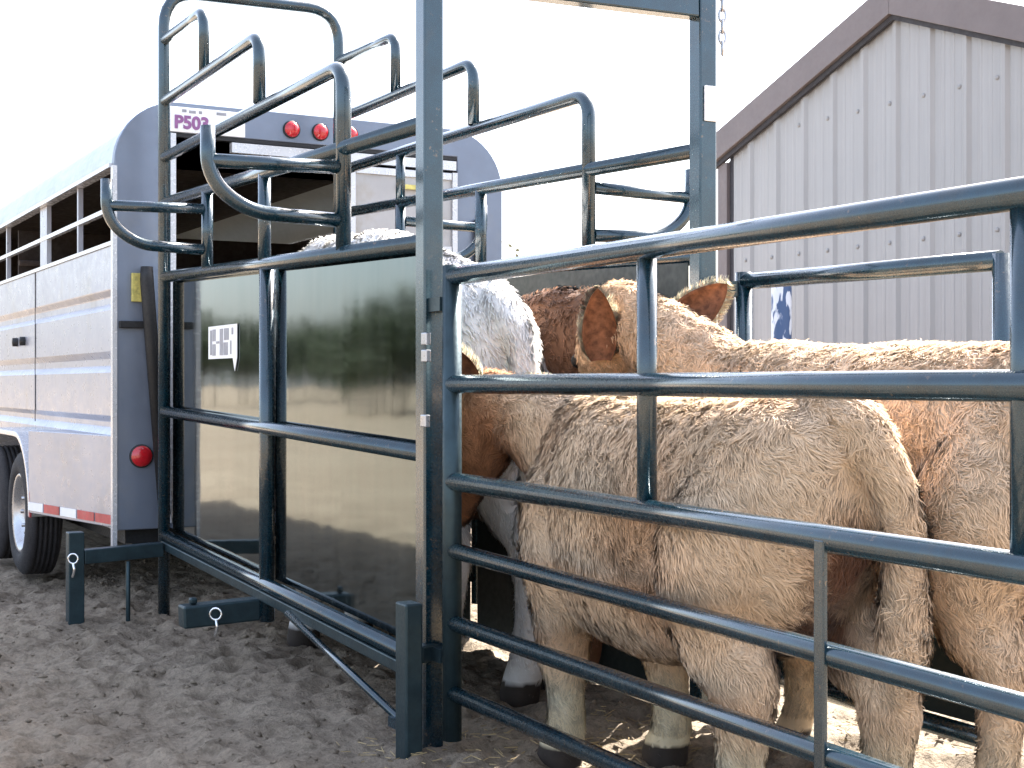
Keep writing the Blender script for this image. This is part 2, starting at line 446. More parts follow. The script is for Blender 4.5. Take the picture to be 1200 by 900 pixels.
# ------------------------------------------------------------------ chain on the bow
m = MB()
for k in range(7):
    c = Vector((2.895, YN-.02, 2.42-.036*k)); pts = []
    for j in range(12):
        a = 2*math.pi*j/12; u = math.cos(a)*.011; v = math.sin(a)*.024
        pts.append(c + (Vector((u*.87, -u*.48, v)) if k % 2 else Vector((u*.48, u*.87, v))))
    m.tube(pts, .0045, 7, closed=True)
m.bar((2.862, YN-.02, 2.425), (2.9, YN-.02, 2.440), .02, .02)
ch = m.build('chain', M['rim'], None, loc=(2.89, YN, 2.2)); tag(ch, 'short steel chain hanging from the top right corner of the near bow', 'chain')

# ------------------------------------------------------------------ gate in front of the calves
gate = empty('pipe_gate', (XL, 3.7, 0), 'long dark green six rail pipe gate in the foreground, across the front of the calves', 'gate')
gy0, gy1 = 3.66, .55
XG = XL+.01
rails = [(1.399,1.397),(1.088,1.085),(.807,.789),(.608,.564),(.399,.376),(.197,.180)]
for i, (a, b) in enumerate(rails):
    e = a + (b-a)*(gy0-gy1)/(gy0-1.59)
    r = .027 if i < 3 else .0235
    m = MB(); m.tube([(XG, gy0-.01, a), (XG, gy1, e)], r, 18); m.build('rail', M['steel'], gate)
m = MB(); m.tube([(XG, gy0, -.0+.06), (XG, gy0, 1.43)], .028, 16); m.box(XG-.03, XG+.03, gy0+.02, YN-.034, 1.30, 1.34); m.box(XG-.03, XG+.03, gy0+.02, YN-.034, .28, .32); m.build('end_post', M['steel_dark'], gate)
m = MB(); m.tube([(XG, gy1, .1), (XG, gy1, 1.43)], .027, 16); m.build('end_post', M['steel'], gate)
def gyz(px): d = (px-600)/1660; return XG*(.874-d*.486)/(d*.874+.486)
def rz(i, y): a, b = rails[i]; return a + (b-a)*(gy0-y)/(gy0-1.59)
y = gyz(753); m = MB(); m.tube([(XG+.012, y, rz(2, y)), (XG+.012, y, rz(0, y))], .0235, 14); m.build('upright', M['steel'], gate)
y = gyz(1196); m = MB(); m.tube([(XG+.012, y, rz(2, y)), (XG+.012, y, rz(0, y))], .025, 14); m.build('upright', M['steel'], gate)
y = gyz(972); m = MB(); m.bar((XG-.022, y, .08), (XG-.022, y, rz(2, y)), .028, .012, (1, 0, 0)); m.build('strap', M['steel'], gate, .003)

# far side panel
panel = empty('side_gate', (2.93, 3.7, 0), 'dark green pipe side panel behind the calves, in front of the shed wall', 'gate')
XP = 2.93
for i, z in enumerate((1.425, 1.16, .90, .66, .42, .155)):
    m = MB(); m.tube([(XP, 3.69, z), (XP, 2.63, z-.012)], .027, 16); m.build('rail', M['steel'], panel)
m = MB(); m.box(XP+.028, XP+.032, 2.66, 3.67, .17, .90); m.build('pen_shade_sheet', M['sheet_dark'], panel)  # hidden sheet added to keep sun off the pen floor
for y, z in ((3.70, 1.455), (2.62, 1.43)):
    m = MB(); m.tube([(XP, y, .0), (XP, y, z)], .028, 16); m.build('end_post', M['steel'], panel)
m = MB(); m.bar((XR0+.036, YN-.03, 1.40), (XP-.02, 3.7, 1.40), .04, .05); m.build('hinge', M['steel_dark'], panel)

# ------------------------------------------------------------------ stock trailer
TX0, TX1, TY0, TY1 = 1.667, 3.79, 6.95, 13.6
TR = empty('stock_trailer', (2.73, 10.2, 0), 'silver aluminium livestock trailer with slatted side windows, rear door open to the chute', 'trailer')
def rib_profile(sgn, x0):
    pts = [(0, .40), (0, .835), (.028, .872), (.028, .90), (0, .93), (0, 1.145), (.028, 1.18), (.028, 1.215), (0, 1.25), (0, 1.455), (.028, 1.49), (.028, 1.525), (0, 1.555), (0, 1.772)]
    out = [(x0 + sgn*o, z) for o, z in pts]
    inn = [(x0 + sgn*.05, 1.772), (x0 + sgn*.05, .40)]
    return out + inn
for sgn, x0 in ((1, TX0), (-1, TX1)):
    m = MB(); m.prism(rib_profile(sgn, x0), 1, TY0+.05, TY1); m.build('side_wall', M['alu'], TR, .004)
    m = MB(); m.box(x0-.008, x0+.05, TY0+.05, TY1, 1.772, 1.792); m.build('window_sill', M['trim'], TR)
    m = MB(); m.box(x0+.0, x0+.03, TY0+.05, TY1, 1.945, 1.968); m.build('window_bar', M['trim'], TR)
    m = MB(); m.box(x0-.02*sgn-.01, x0+.02*sgn+.01, TY0+.04, TY1, 2.145, 2.165); m.build('gutter', M['trim'], TR)
    m = MB(); m.box(min(x0, x0+sgn*.04), max(x0, x0+sgn*.04), TY0+.05, TY1, .375, .40); m.build('bottom_trim', M['trim'], TR)
    for yy, w in ((7.84, .03), (8.78, .20), (10.05, .03), (11.1, .03), (12.1, .03), (13.5, .1)):
        m = MB(); m.box(x0+.004*sgn if sgn > 0 else x0-.03, x0+.03 if sgn > 0 else x0-.004, yy-w/2, yy+w/2, 1.795, 2.143); m.build('window_post', M['alu'], TR)
# roof shell
def arc(cx, cz, r, a0, a1, n=12): return [(cx + r*math.cos(R(a0+(a1-a0)*k/n)), cz + r*math.sin(R(a0+(a1-a0)*k/n))) for k in range(n+1)]
r_ = .31
outer = [(TX0, 2.166)] + arc(TX0+r_, 2.15, r_, 178, 90) + arc(TX1-r_, 2.15, r_, 90, 2) + [(TX1, 2.166)]
inner = [(TX1-.03, 2.166)] + arc(TX1-r_, 2.15, r_-.03, 2, 90) + arc(TX0+r_, 2.15, r_-.03, 90, 178) + [(TX0+.03, 2.166)]
m = MB(); m.prism(outer + inner, 1, TY0+.05, TY1); m.build('roof', M['roof'], TR)
# rear frame
fo = [(TX0-.012, .375)] + arc(TX0+r_, 2.165, r_+.012, 180, 90) + arc(TX1-r_, 2.165, r_+.012, 90, 0) + [(TX1+.012, .375)]
OX0, OX1, OZ = 1.935, 3.52, 2.335
m = MB(); m.prism(fo + [(OX1, .375), (OX1, OZ), (OX0, OZ), (OX0, .375)], 1, TY0, TY0+.052); rear = m.build('rear_frame', M['alu_rear'], TR, .005)
m = MB(); m.box(TX0-.022, TX0+.0, TY0-.008, TY0+.03, .26, 2.15); m.build('corner_trim', M['trim'], TR)
m = MB(); m.box(OX0-.006, OX0+.02, TY0-.012, TY0+.05, .40, 2.33); m.build('door_jamb', M['trim'], TR)
m = MB(); m.box(OX0+.02, OX1, TY0-.0, TY0+.04, 2.315, 2.333); m.build('door_seal', M['black'], TR)
m = MB(); m.box(OX0+.3, OX1-.02, TY0-.03, TY0+.01, 2.255, 2.305); m.build('door_track', M['trim'], TR)
m = MB(); m.box(OX0, OX1, TY0-.012, TY0+.03, .375, .43); m.build('rear_sill', M['alu_rear'], TR)
# right-hand door leaf
door = None
m = MB(); m.box(2.87, 3.5, TY0-.03, TY0-.004, .44, 2.24); door = m.build('door', M['door_alu'], TR, .004)
m = MB()
for a in ((2.87, .45, 2.90, 2.24), (3.47, .45, 3.5, 2.24)): m.box(a[0], a[2], TY0-.045, TY0-.031, a[1], a[3])
for z in (.45, 1.30, 1.80, 2.20): m.box(2.905, 3.465, TY0-.043, TY0-.031, z, z+.035)
m.build('door_frame', M['trim'], door)
m = MB(); m.box(3.15, 3.40, TY0-.06, TY0-.045, 2.13, 2.155); m.build('latch', M['yellow'], door)
m = MB(); m.box(3.62, 3.66, TY0-.04, TY0-.002, 1.5, 2.0); m.build('rubber_bumper', M['black'], TR, .01)
# inside
m = MB(); m.box(TX0+.05, TX1-.05, TY0+.06, TY1-.1, .40, .44); m.build('floor', M['inside'], TR)
m = MB(); m.box(TX0+.02, TX1-.02, TY1-.05, TY1, .40, 2.42); m.build('front_wall', M['inside'], TR)
for xa in (TX0+.052, TX1-.062):
    m = MB(); m.box(xa, xa+.01, TY0+.08, TY1-.1, .45, 1.765 if xa < 2 else 2.142); m.build('light_block_lining', M['inside'], TR)  # added dark panels; the right one covers its windows to block sun
m = MB(); m.box(TX0+.30, TX1-.30, TY0+.1, TY1-.1, 2.405, 2.415); m.build('ceiling', M['inside'], TR)
m = MB(); m.box(TX0+.062, TX1-.062, 9.93, 9.96, .45, 2.12); m.build('divider_panel', M['inside'], TR)
m = MB()
for z in (.7, 1.0, 1.3, 1.6, 1.9): m.tube([(TX0+.06, 9.9, z), (TX1-.06, 9.9, z)], .02, 10)
m.build('divider', M['inside'], TR)
# lamps, plate, hardware
def lens(c, r, parent, mat=M['red']):
    m = MB(); m.lathe((c[0], c[1], c[2]), (0, -1, 0), [(0, r*1.12), (.012, r*1.1), (.014, r*.97)], 28); o = m.build('lamp_bezel', M['black'], parent)
    m = MB(); m.lathe((c[0], c[1]-.012, c[2]), (0, -1, 0), [(0, r), (.012, r*.85), (.018, r*.4), (.019, .001)], 28); m.build('lamp_lens', mat, o)
for x in (2.56, 2.718, 2.885): lens((x, TY0, 2.402), .041, TR)
lens((1.785, TY0, .735), .052, TR)
m = MB(); m.box(1.925, 2.31, TY0-.012, TY0-.001, 2.338, 2.462); plate = m.build('number_board', M['white'], TR, .003)
def text(s, size, loc, mat, parent, name='lettering'):
    c = bpy.data.curves.new(name, 'FONT'); c.body = s; c.size = size; c.extrude = .0012; c.offset = .0035
    t = bpy.data.objects.new(name, c); COL.objects.link(t)
    dg = bpy.context.evaluated_depsgraph_get(); dg.update()
    me = bpy.data.meshes.new_from_object(t.evaluated_get(dg)); bpy.data.objects.remove(t); bpy.data.curves.remove(c)
    me.transform(Matrix.Translation(Vector(loc) - ORG[parent.name]) @ Matrix.Rotation(R(90), 4, 'X'))
    me.materials.clear(); me.materials.append(mat)
    return link_mesh(name, me, parent)
text('P503', .088, (1.945, TY0-.0145, 2.358), M['purple'], plate)
for x, w, zz in ((1.985, .022, 0), (2.02, .034, -.003), (2.07, .016, -.002), (2.16, .05, .0)):
    m = MB(); m.box(x, x+w, TY0-.0135, TY0-.0122, 2.438+zz, 2.452+zz); m.build('small_print', M['greyink'], plate)
m = MB(); m.tube([(1.80, TY0-.05, 1.66), (1.80, TY0-.05, 1.60), (1.885, TY0-.06, .45)], [.03, .034, .030], 12); m.build('latch_bar', M['black'], TR)
m = MB(); m.box(1.735, 1.79, TY0-.02, TY0-.002, 1.49, 1.63); m.build('marker', M['yellow'], TR, .003)
m = MB(); m.box(1.675, 1.80, TY0-.03, TY0-.003, 1.36, 1.395); m.build('latch_handle', M['black'], TR, .004)
for yy in (9.62, 9.36):
    m = MB(); m.lathe((TX0-.0, yy, 1.36), (-1, 0, 0), [(0, .028), (.03, .028), (.034, .001)], 16); m.build('tie_knob', M['black'], TR)
m = MB(); m.box(TX0-.004, TX0-.001, 9.0, 9.012, .86, 1.77); m.build('seam', M['shed_dark'], TR)
m = MB(); m.prism([(TX0-.003, 6.99), (1.452, 8.05), (TX0-.003, 8.05)], 2, .385, .835); m.build('skirt', M['alu'], TR, .004)
for k in range(5):
    f0, f1 = k*.2+.01, k*.2+.195
    q = lambda f, o: (TX0-.003-o - f*(TX0-.003-1.452), 6.99 - o*.2 + f*1.06)
    m = MB(); m.prism([q(f0, .0015), q(f1, .0015), q(f1, .004), q(f0, .004)], 2, .40, .445); m.build('reflective_tape', M['white' if k in (2, 4) else 'redtape'], TR)
# fender over both axles
FX0 = 1.455
AX = (8.51, 9.36)
top = []
for k in range(15):
    a = R(180 - 90*k/14); top.append((AX[0] + .455*math.cos(a), .36 + .455*math.sin(a)))
for k in range(15):
    a = R(90 - 90*k/14); top.append((AX[1] + .455*math.cos(a), .36 + .455*math.sin(a)))
inn = [(AX[0] + (yy-AX[0])*.94 if yy < AX[0] else AX[1] + (yy-AX[1])*.94, .36 + (zz-.36)*.94) for yy, zz in top][::-1]
for xa, xb in ((FX0, TX0-.001), (TX1+.001, TX1+.21)):
    m = MB(); m.prism(top + inn, 0, xa, xb); fd = m.build('fender', M['trim'], TR, .004)
    xe = xa if xa < 2 else xb
    m = MB(); m.box(xe, xe+.01, AX[0]-.48, AX[0]-.45, .36, .50); m.build('fender_reflector', M['redtape'], fd)
# wheels
def wheel():
    c = (1.47, AX[0], .345); w = .20
    m = MB(); ax = (1, 0, 0)
    m.lathe(c, ax, [(.05, .005), (.05, .055), (.055, .075), (.075, .085), (.085, .15), (.045, .19), (.02, .205), (.012, .222), (.02, .232), (.19, .232)], 40)
    for k in range(8):
        a = 2*math.pi*k/8; m.lathe((c[0]+.062, c[1]+.11*math.cos(a), c[2]+.11*math.sin(a)), (-1, 0, 0), [(0, .012), (.02, .011), (.021, .001)], 8)
    rim = m.build('wheel', M['rim'], TR)
    m = MB()
    prof = [(.018, .225), (.004, .245), (0, .28), (.006, .315), (.022, .343), (.032, .352)]
    for g in range(5):
        x = .040 + g*.027; prof += [(x, .355), (x+.014, .356), (x+.016, .347), (x+.022, .347)]
    prof += [(.172, .352), (.182, .343), (.196, .31), (.2, .28), (.19, .225)]
    m.lathe(c, ax, prof, 56)
    # sidewall blocks
    m.build('tyre', M['tyre'], rim)
    return rim
wh = wheel()
for (dx, dy) in ((0, AX[1]-AX[0]), (TX1+.0-1.46, 0), (TX1-1.46, AX[1]-AX[0])):
    c = wh.copy(); COL.objects.link(c); c.parent = TR; c.location = (dx, dy, 0); ORG[c.name] = ORG[TR.name]
    for chd in wh.children:
        d = chd.copy(); COL.objects.link(d); d.parent = c
m = MB(); m.tube([(1.66, AX[0], .345), (TX1, AX[0], .345)], .045, 12); m.tube([(1.66, AX[1], .345), (TX1, AX[1], .345)], .045, 12); m.build('axle', M['black'], TR)
m = MB(); m.box(TX0+.1, TX0+.2, TY0+.1, TY1, .28, .39); m.box(TX1-.2, TX1-.1, TY0+.1, TY1, .28, .39); m.box(TX0+.06, TX1-.06, TY0+.08, TY0+.15, .30, .40); m.build('chassis', M['black'], TR)
m = MB(); m.tube([(2.73, TY1, .42), (2.73, TY1+1.3, .45)], .06, 10); m.tube([(2.73, TY1+1.2, .5), (2.73, TY1+1.2, -.02)], .03, 10); m.build('drawbar', M['black'], TR)

# ------------------------------------------------------------------ shed
SX = 6.8; SY0, SYA, SY1 = 8.87, 6.96, 5.05; ZE, ZA = 2.82, 3.545
slope = (ZA-ZE)/(SY0-SYA)
shed = empty('metal_shed', (SX, SYA, 0), 'small pale ribbed metal shed with taupe gable trim', 'shed')
def top_z(y): return ZA - abs(y-SYA)*slope
ys = [(SY1, 0)]
pitch = .305; y = SY1+.06
while y < SY0-.1:
    for off, d in ((0, 0), (.10, 0), (.104, -.006), (.124, -.006), (.128, 0), (.205, 0), (.209, -.006), (.229, -.006), (.233, 0)):
        pass
    ys += [(y, 0), (y+.022, -.022), (y+.052, -.022), (y+.074, 0), (y+.135, 0), (y+.142, -.003), (y+.160, -.003), (y+.167, 0), (y+.217, 0), (y+.224, -.003), (y+.242, -.003), (y+.249, 0)]
    y += pitch
ys = [q for q in ys if q[0] < SY0-.13] + [(SY0-.12, 0)]
if not any(abs(q[0]-SYA) < .004 for q in ys): ys.append((SYA, 0)); ys.sort()
m = MB(); vs = []; fs = []
for (yy, d) in ys: vs += [(SX+d, yy, -.05), (SX+d, yy, top_z(yy)-.01)]
for i in range(len(ys)-1): fs.append((2*i, 2*i+2, 2*i+3, 2*i+1))
m.add(vs, fs)
for zrow in (2.03, 2.96, 1.1):
    y = SY1+.06+.10
    while y < SY0-.15:
        if zrow < top_z(y)-.1: m.lathe((SX, y, zrow), (-1, 0, 0), [(0, .016), (.006, .015), (.008, .008), (.012, .001)], 8)
        y += pitch
m.build('front_wall', M['shed_wall'], shed, fix=True)
m = MB(); m.box(SX+.03, SX+4.5, SY0-.10, SY0-.06, -.05, ZE); m.build('side_wall', M['shed_wall'], shed)
m = MB(); m.box(SX+.03, SX+4.5, SY1+.02, SY1+.06, -.05, ZE); m.build('side_wall', M['shed_wall'], shed)
m = MB(); m.box(SX+4.5, SX+4.53, SY1, SY0-.06, -.05, ZE+.2); m.build('back_wall', M['shed_wall'], shed)
m = MB(); m.box(SX-.035, SX+.03, SY0-.115, SY0, -.05, ZE-.02); m.build('corner_trim', M['shed_trim'], shed, .004)
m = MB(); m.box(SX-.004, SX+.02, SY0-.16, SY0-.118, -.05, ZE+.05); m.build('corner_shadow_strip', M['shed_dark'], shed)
for s_, yy in ((1, SY0+.07), (-1, SY1-.07)):
    m = MB()
    def q(y, dz): return (y, top_z(y)+dz)
    m.prism([q(yy, -.015), q(SYA+s_*.0, -.015), q(SYA, .20), q(yy, .20)], 0, SX-.09, SX-.055); m.build('gable_trim', M['shed_trim'], shed, .004)
    m = MB(); m.prism([q(yy, .16), q(SYA, .16), q(SYA, .195), q(yy, .195)], 0, SX-.054, SX+4.7); m.build('roof', M['shed_trim'], shed)
    m = MB(); m.prism([q(yy, -.05), q(SYA, -.05), q(SYA, -.005), q(yy, -.005)], 0, SX-.054, SX-.026); m.build('gable_shadow_strip', M['shed_dark'], shed)  # dark strip standing in for the shadow line under the gable trim

# post in front of the shed
m = MB(); m.lathe((5.5, 6.59, -.03), (0, 0, 1), [(0, .058), (1.70, .060), (1.73, .05), (1.74, .001)], 20)
po = m.build('post', M['mottled'], None, loc=(5.5, 6.59, 0)); tag(po, 'mottled blue and white round post standing before the shed wall', 'post')

# ------------------------------------------------------------------ cattle
def sring(c, ax, ay, rx, ry, n=28, ex=2.3):
    out = []
    for k in range(n):
        a = 2*math.pi*k/n; ca, sa = math.cos(a), math.sin(a)
        out.append(Vector(c) + Vector(ax)*(math.copysign(abs(ca)**(2/ex), ca)*rx) + Vector(ay)*(math.copysign(abs(sa)**(2/ex), sa)*ry))
    return out
def loft(m, rings):
    n = len(rings[0]); vs = [p for r in rings for p in r]; fs = []
    for i in range(len(rings)-1):
        for k in range(n):
            k2 = (k+1) % n; fs.append((i*n+k, i*n+k2, (i+1)*n+k2, (i+1)*n+k))
    fs.append(list(range(n))[::-1]); fs.append([(len(rings)-1)*n+k for k in range(n)])
    m.add(vs, fs, True)
def interp(sts, n):
    """cubic through stations"""
    A = np.array(sts, float); t = np.linspace(0, len(A)-1, n); out = []
    for u in t:
        i = min(int(u), len(A)-2); f = u-i
        p0, p1, p2, p3 = A[max(i-1, 0)], A[i], A[i+1], A[min(i+2, len(A)-1)]
        out.append(.5*((2*p1)+(-p0+p2)*f+(2*p0-5*p1+4*p2-p3)*f*f+(-p0+3*p1-3*p2+p3)*f**3))
    return np.array(out)
def chain(m, pts, n=None, flat=1.0, lw=1.0):
    """pts: (x,y,z,r) joints -> smooth tapered limb"""
    A = interp(pts, n or len(pts)*5); A[:,3] *= 1 + (lw-1)*np.clip((.11 - A[:,3])/.05, 0, 1)
    P = [Vector(a[:3]) for a in A]; rings = []
    for i, p in enumerate(P):
        t = (P[min(i+1, len(P)-1)] - P[max(i-1, 0)]).normalized()
        x = Vector((1, 0, 0)); x = (x - t*x.dot(t)).normalized(); y = t.cross(x)
        rings.append(sring(p, x, y, max(A[i][3], .004)*flat, max(A[i][3], .004), 18, 2))
    loft(m, rings)
    m.add(*ico(P[0], A[0][3]*.98)); m.add(*ico(P[-1], A[-1][3]*.95))
def ico(c, r):
    vs = []; fs = []; n = 10; k = 8
    for i in range(k+1):
        th = math.pi*i/k
        for j in range(n):
            ph = 2*math.pi*j/n; vs.append(Vector(c)+Vector((math.sin(th)*math.cos(ph), math.sin(th)*math.sin(ph), math.cos(th)))*r)
    for i in range(k):
        for j in range(n): fs.append((i*n+j, i*n+(j+1) % n, (i+1)*n+(j+1) % n, (i+1)*n+j))
    return vs, fs, True

TRUNK = [(-.625,.83,.06,.07),(-.60,.80,.125,.14),(-.54,.765,.185,.205),(-.44,.735,.225,.255),(-.32,.715,.235,.272),(-.16,.69,.245,.288),(.02,.675,.255,.298),(.20,.68,.245,.297),(.36,.70,.222,.288),(.48,.715,.185,.262),(.57,.73,.135,.205),(.63,.74,.07,.11)]

def make_cow(name, label, loc, s, wx, head, nose, ears, coat, face, hairn, hlen=.036, hwid=.0042, stance=(0,0,0,0), tail=None, shear=0., curl=1.0, voxel=.013, patches=None, group='cattle in the pen and chute', neck_r=1.0, seed=1, var=1.0, legw=1.0, deep=0.):
    """local frame: +y forward, +x right; all lengths x s.  head / nose: local points of poll and muzzle (already scaled)"""
    m = MB()
    A = interp([(y, zc-deep*.5, hw*wx, hh+deep*.5) for (y, zc, hw, hh) in TRUNK], 34)
    loft(m, [sring((0, y, zc), (1,0,0), (0,0,1), hw, hh, 30, 2.35) for (y, zc, hw, hh) in A])
    for i, (sx_, fore) in enumerate(((-1, 1), (1, 1), (-1, 0), (1, 0))):
        d = stance[i]; X = lambda x: sx_*x*wx
        if fore:
            chain(m, [(X(.13), .40, .72, .115), (X(.152), .37, .58, .105), (X(.15), .35+d*.3, .47, .078), (X(.145), .365+d*.6, .37, .056), (X(.14), .375+d*.8, .285, .050), (X(.138), .365+d*.9, .20, .037), (X(.138), .36+d, .10, .040), (X(.138), .385+d, .045, .046), (X(.138), .40+d, .005, .050)], 45, 1.0, legw)
        else:
            chain(m, [(X(.125), -.40, .80, .10), (X(.15), -.40, .68, .145), (X(.158), -.385+d*.2, .56, .125), (X(.152), -.43+d*.6, .46, .088), (X(.145), -.50+d*.9, .385, .060), (X(.142), -.515+d, .33, .050), (X(.142), -.505+d, .22, .039), (X(.142), -.49+d, .11, .043), (X(.142), -.465+d, .05, .047), (X(.142), -.45+d, .005, .051)], 60, 1.0, legw)
    H = Vector(head)/s; N = Vector(nose)/s; hd = (N-H).normalized()
    # neck
    base0 = Vector((0, .30, .76)); base1 = Vector((0, .46, .79)); nk = H - hd*.01
    mid = base1.lerp(nk, .55) + Vector((0, 0, .015))
    chain(m, [(*base0, .17*neck_r), (*base1, .165*neck_r), (*mid, .125*neck_r), (*nk, .092)], 26, .82)
    # head
    side = hd.cross(Vector((0, 0, 1)))
    if side.length < .2: side = Vector((1, 0, 0))
    side.normalize(); upv = side.cross(hd)
    L = (N-H).length
    hs = [(-.05,.05,.05),(.0,.088,.086),(.12,.098,.100),(.32,.100,.108),(.52,.078,.092),(.74,.062,.072),(.90,.066,.066),(.99,.056,.052),(1.03,.028,.03)]
    hs = interp(hs, 24)
    loft(m, [sring(H + hd*(t*L) - upv*(.02 + .02*t), side, upv, a, b, 22, 2.2) for t, a, b in hs])
    # tail
    tl = tail or [(0,-.56,.955,.040),(0,-.625,.93,.040),(.01,-.665,.85,.034),(.02,-.675,.70,.028),(.03,-.67,.55,.030),(.03,-.665,.42,.040),(.03,-.66,.33,.02)]
    chain(m, tl, 36)
    me = bpy.data.meshes.new('tmp'); me.from_pydata(m.v, [], m.f)
    import bmesh
    bm = bmesh.new(); bm.from_mesh(me); bmesh.ops.recalc_face_normals(bm, faces=bm.faces); bm.to_mesh(me); bm.free()
    o = bpy.data.objects.new('tmp', me); COL.objects.link(o)
    rm = o.modifiers.new('r', 'REMESH'); rm.mode = 'VOXEL'; rm.voxel_size = voxel
    sm = o.modifiers.new('s', 'SMOOTH'); sm.factor = .5; sm.iterations = 5
    dg = bpy.context.evaluated_depsgraph_get(); dg.update()
    body = bpy.data.meshes.new_from_object(o.evaluated_get(dg)); bpy.data.objects.remove(o)
    n = len(body.vertices); co = np.empty(n*3); body.vertices.foreach_get('co', co); co = co.reshape(-1, 3)
    # big muscle / rib relief
    nr = np.empty(n*3); body.vertices.foreach_get('normal', nr); nr = nr.reshape(-1, 3)
    rel = .008*vnoise(co*np.array([7, 7, 3.2])+seed*3.1, seed) + .0025*vnoise(co*np.array([15, 17, 6])+9, seed+3)
    co = co + nr*(rel*np.clip((co[:,2]-.3)*4, 0, 1))[:,None]
    co[:,2] *= 1 + shear*np.clip(co[:,1]+.45, -.2, .45)
    co *= s
    body.vertices.foreach_set('co', co.ravel()); body.update()
    # colours
    Hn = np.array(H)*s; hdn = np.array(hd); coat = np.array(coat); face = np.array(face)
    def colour(p):
        dist = np.linalg.norm(p - (Hn + hdn*L*s*.45), axis=1)
        f = np.clip((.36*s - dist)/(.16*s) + .15*vnoise(p*9, 21), 0, 1)[:,None]
        v = (.5 + .5*vnoise(p*6.5, 31))[:,None]
        c = coat*(.80 + .32*v)
        ru = np.clip(.9*vnoise(p*np.array([4.5, 4.5, 3.0])+7, 41) + .15, 0, 1)[:,None]*.5*var; c = c*(1-ru) + coat*np.array([.80, .58, .45])*ru
        if patches is not None:
            for (pc, pr, pcol) in patches:
                g = np.clip((pr - np.linalg.norm(p-np.array(pc), axis=1))/(.5*pr) + .2*vnoise(p*11, 5), 0, 1)[:,None]
                c = c*(1-g) + np.array(pcol)*g
        leg = np.clip((.30*s - p[:,2])/(.12*s), 0, 1)[:,None]
        c = c*(1-leg*.8) + np.minimum(coat*1.05, .8)*leg*.8*np.array([.95, .97, 1.0])
        hoof = (p[:,2] < .05*s)[:,None]
        c = np.where(hoof, np.array([.05, .04, .035]), c)
        return c*(1-f) + face*(.85+.3*v)*f
    body.attributes.new('tint', 'FLOAT_COLOR', 'POINT')
    C = np.ones((n, 4)); C[:,:3] = np.minimum(colour(co)*.92, .9)
    body.attributes['tint'].data.foreach_set('color', C.astype(np.float32).ravel())
    body.polygons.foreach_set('use_smooth', np.ones(len(body.polygons), bool))
    body.materials.clear(); body.materials.append(M['hide'])
    # ----- roots of the fur on the body
    body.calc_loop_triangles()
    nt = len(body.loop_triangles); tri = np.empty(nt*3, np.int32); body.loop_triangles.foreach_get('vertices', tri); tri = tri.reshape(-1, 3)
    body.vertices.foreach_get('normal', (nb := np.empty(n*3))); nb = nb.reshape(-1, 3)
    g = np.random.default_rng(seed)
    a, b, c = co[tri[:,0]], co[tri[:,1]], co[tri[:,2]]
    area = .5*np.linalg.norm(np.cross(b-a, c-a), axis=1)
    area = area*np.where(a[:,2] < .09*s, .02, 1.0)
    pick = g.choice(nt, hairn, p=area/area.sum())
    u = g.random(hairn); v = g.random(hairn); fl = u+v > 1; u[fl] = 1-u[fl]; v[fl] = 1-v[fl]; w = 1-u-v
    P = a[pick]*w[:,None] + b[pick]*u[:,None] + c[pick]*v[:,None]
    Nn = nb[tri[pick,0]]*w[:,None] + nb[tri[pick,1]]*u[:,None] + nb[tri[pick,2]]*v[:,None]
    Nn /= np.linalg.norm(Nn, axis=1)[:,None] + 1e-9
    Ls = hlen*(.55 + .9*g.random(hairn))*np.clip(.45 + (P[:,2]/s-.15)*1.6, .35, 1.0)
    dn = np.linalg.norm(P - (Hn + hdn*L*s*.6), axis=1); Ls *= np.clip(.35 + dn/(.45*s), .35, 1)
    flow = np.tile(np.array([0., -.75, -.85]), (hairn, 1))
    # ----- ears (mesh of their own joined into the body)
    ev, ef, emi, ecol = [], [], [], []
    EP, EN, EL, EF = [], [], [], []
    for (bp, axis, facing, le, wd) in ears:
        bp = Vector(bp); ax = Vector(axis).normalized(); fc = Vector(facing); fc = (fc - ax*fc.dot(ax)).normalized(); sd = ax.cross(fc)
        nu, nv = 14, 11; off = len(ev); th = .007
        for lay in (0, 1):
            for i in range(nu+1):
                u_ = i/nu; wv = wd*(max(0, math.sin(math.pi*(.10+u_*.90)**.86))**.68)*.5 + .002
                for j in range(nv):
                    q = j/(nv-1)*2-1
                    cup = (q*q)*wv*.5 - wv*.25
                    p = bp + ax*(le*u_) + sd*(q*wv*(1-.12*q*q)) + fc*(cup + .02*u_*u_ - .008) + (fc*(-th) if lay else Vector((0,0,0)))
                    ev.append(p)
        def id_(l, i, j): return off + l*(nu+1)*nv + i*nv + j
        for i in range(nu):
            for j in range(nv-1):
                ef.append((id_(0,i,j), id_(0,i,j+1), id_(0,i+1,j+1), id_(0,i+1,j))); emi.append(1)
                ef.append((id_(1,i,j), id_(1,i+1,j), id_(1,i+1,j+1), id_(1,i,j+1))); emi.append(0)
                if i > 1 and j % 1 == 0:
                    for _ in range(5):
                        EP.append(ev[id_(1,i,j)].lerp(ev[id_(1,i+1,j+1)], random.random())); EN.append(-fc + sd*((j/(nv-1)*2-1)*.8)); EL.append(.016); EF.append(ax)
            for j in (0, nv-1):
                ef.append((id_(0,i,j), id_(0,i+1,j), id_(1,i+1,j), id_(1,i,j))); emi.append(0)
                sgn = -1 if j == 0 else 1
                for _ in range(44):
                    EP.append(ev[id_(0,i,j)].lerp(ev[id_(0,min(nu,i+1),j)], random.random()) - fc*th*random.random()); EN.append(sd*sgn + fc*.25*random.uniform(-1,1)); EL.append(.026); EF.append(ax*.7+sd*sgn)
        for j in range(nv):
            for _ in range(8):
                EP.append(ev[id_(0,nu,j)]); EN.append(ax); EL.append(.02); EF.append(ax)
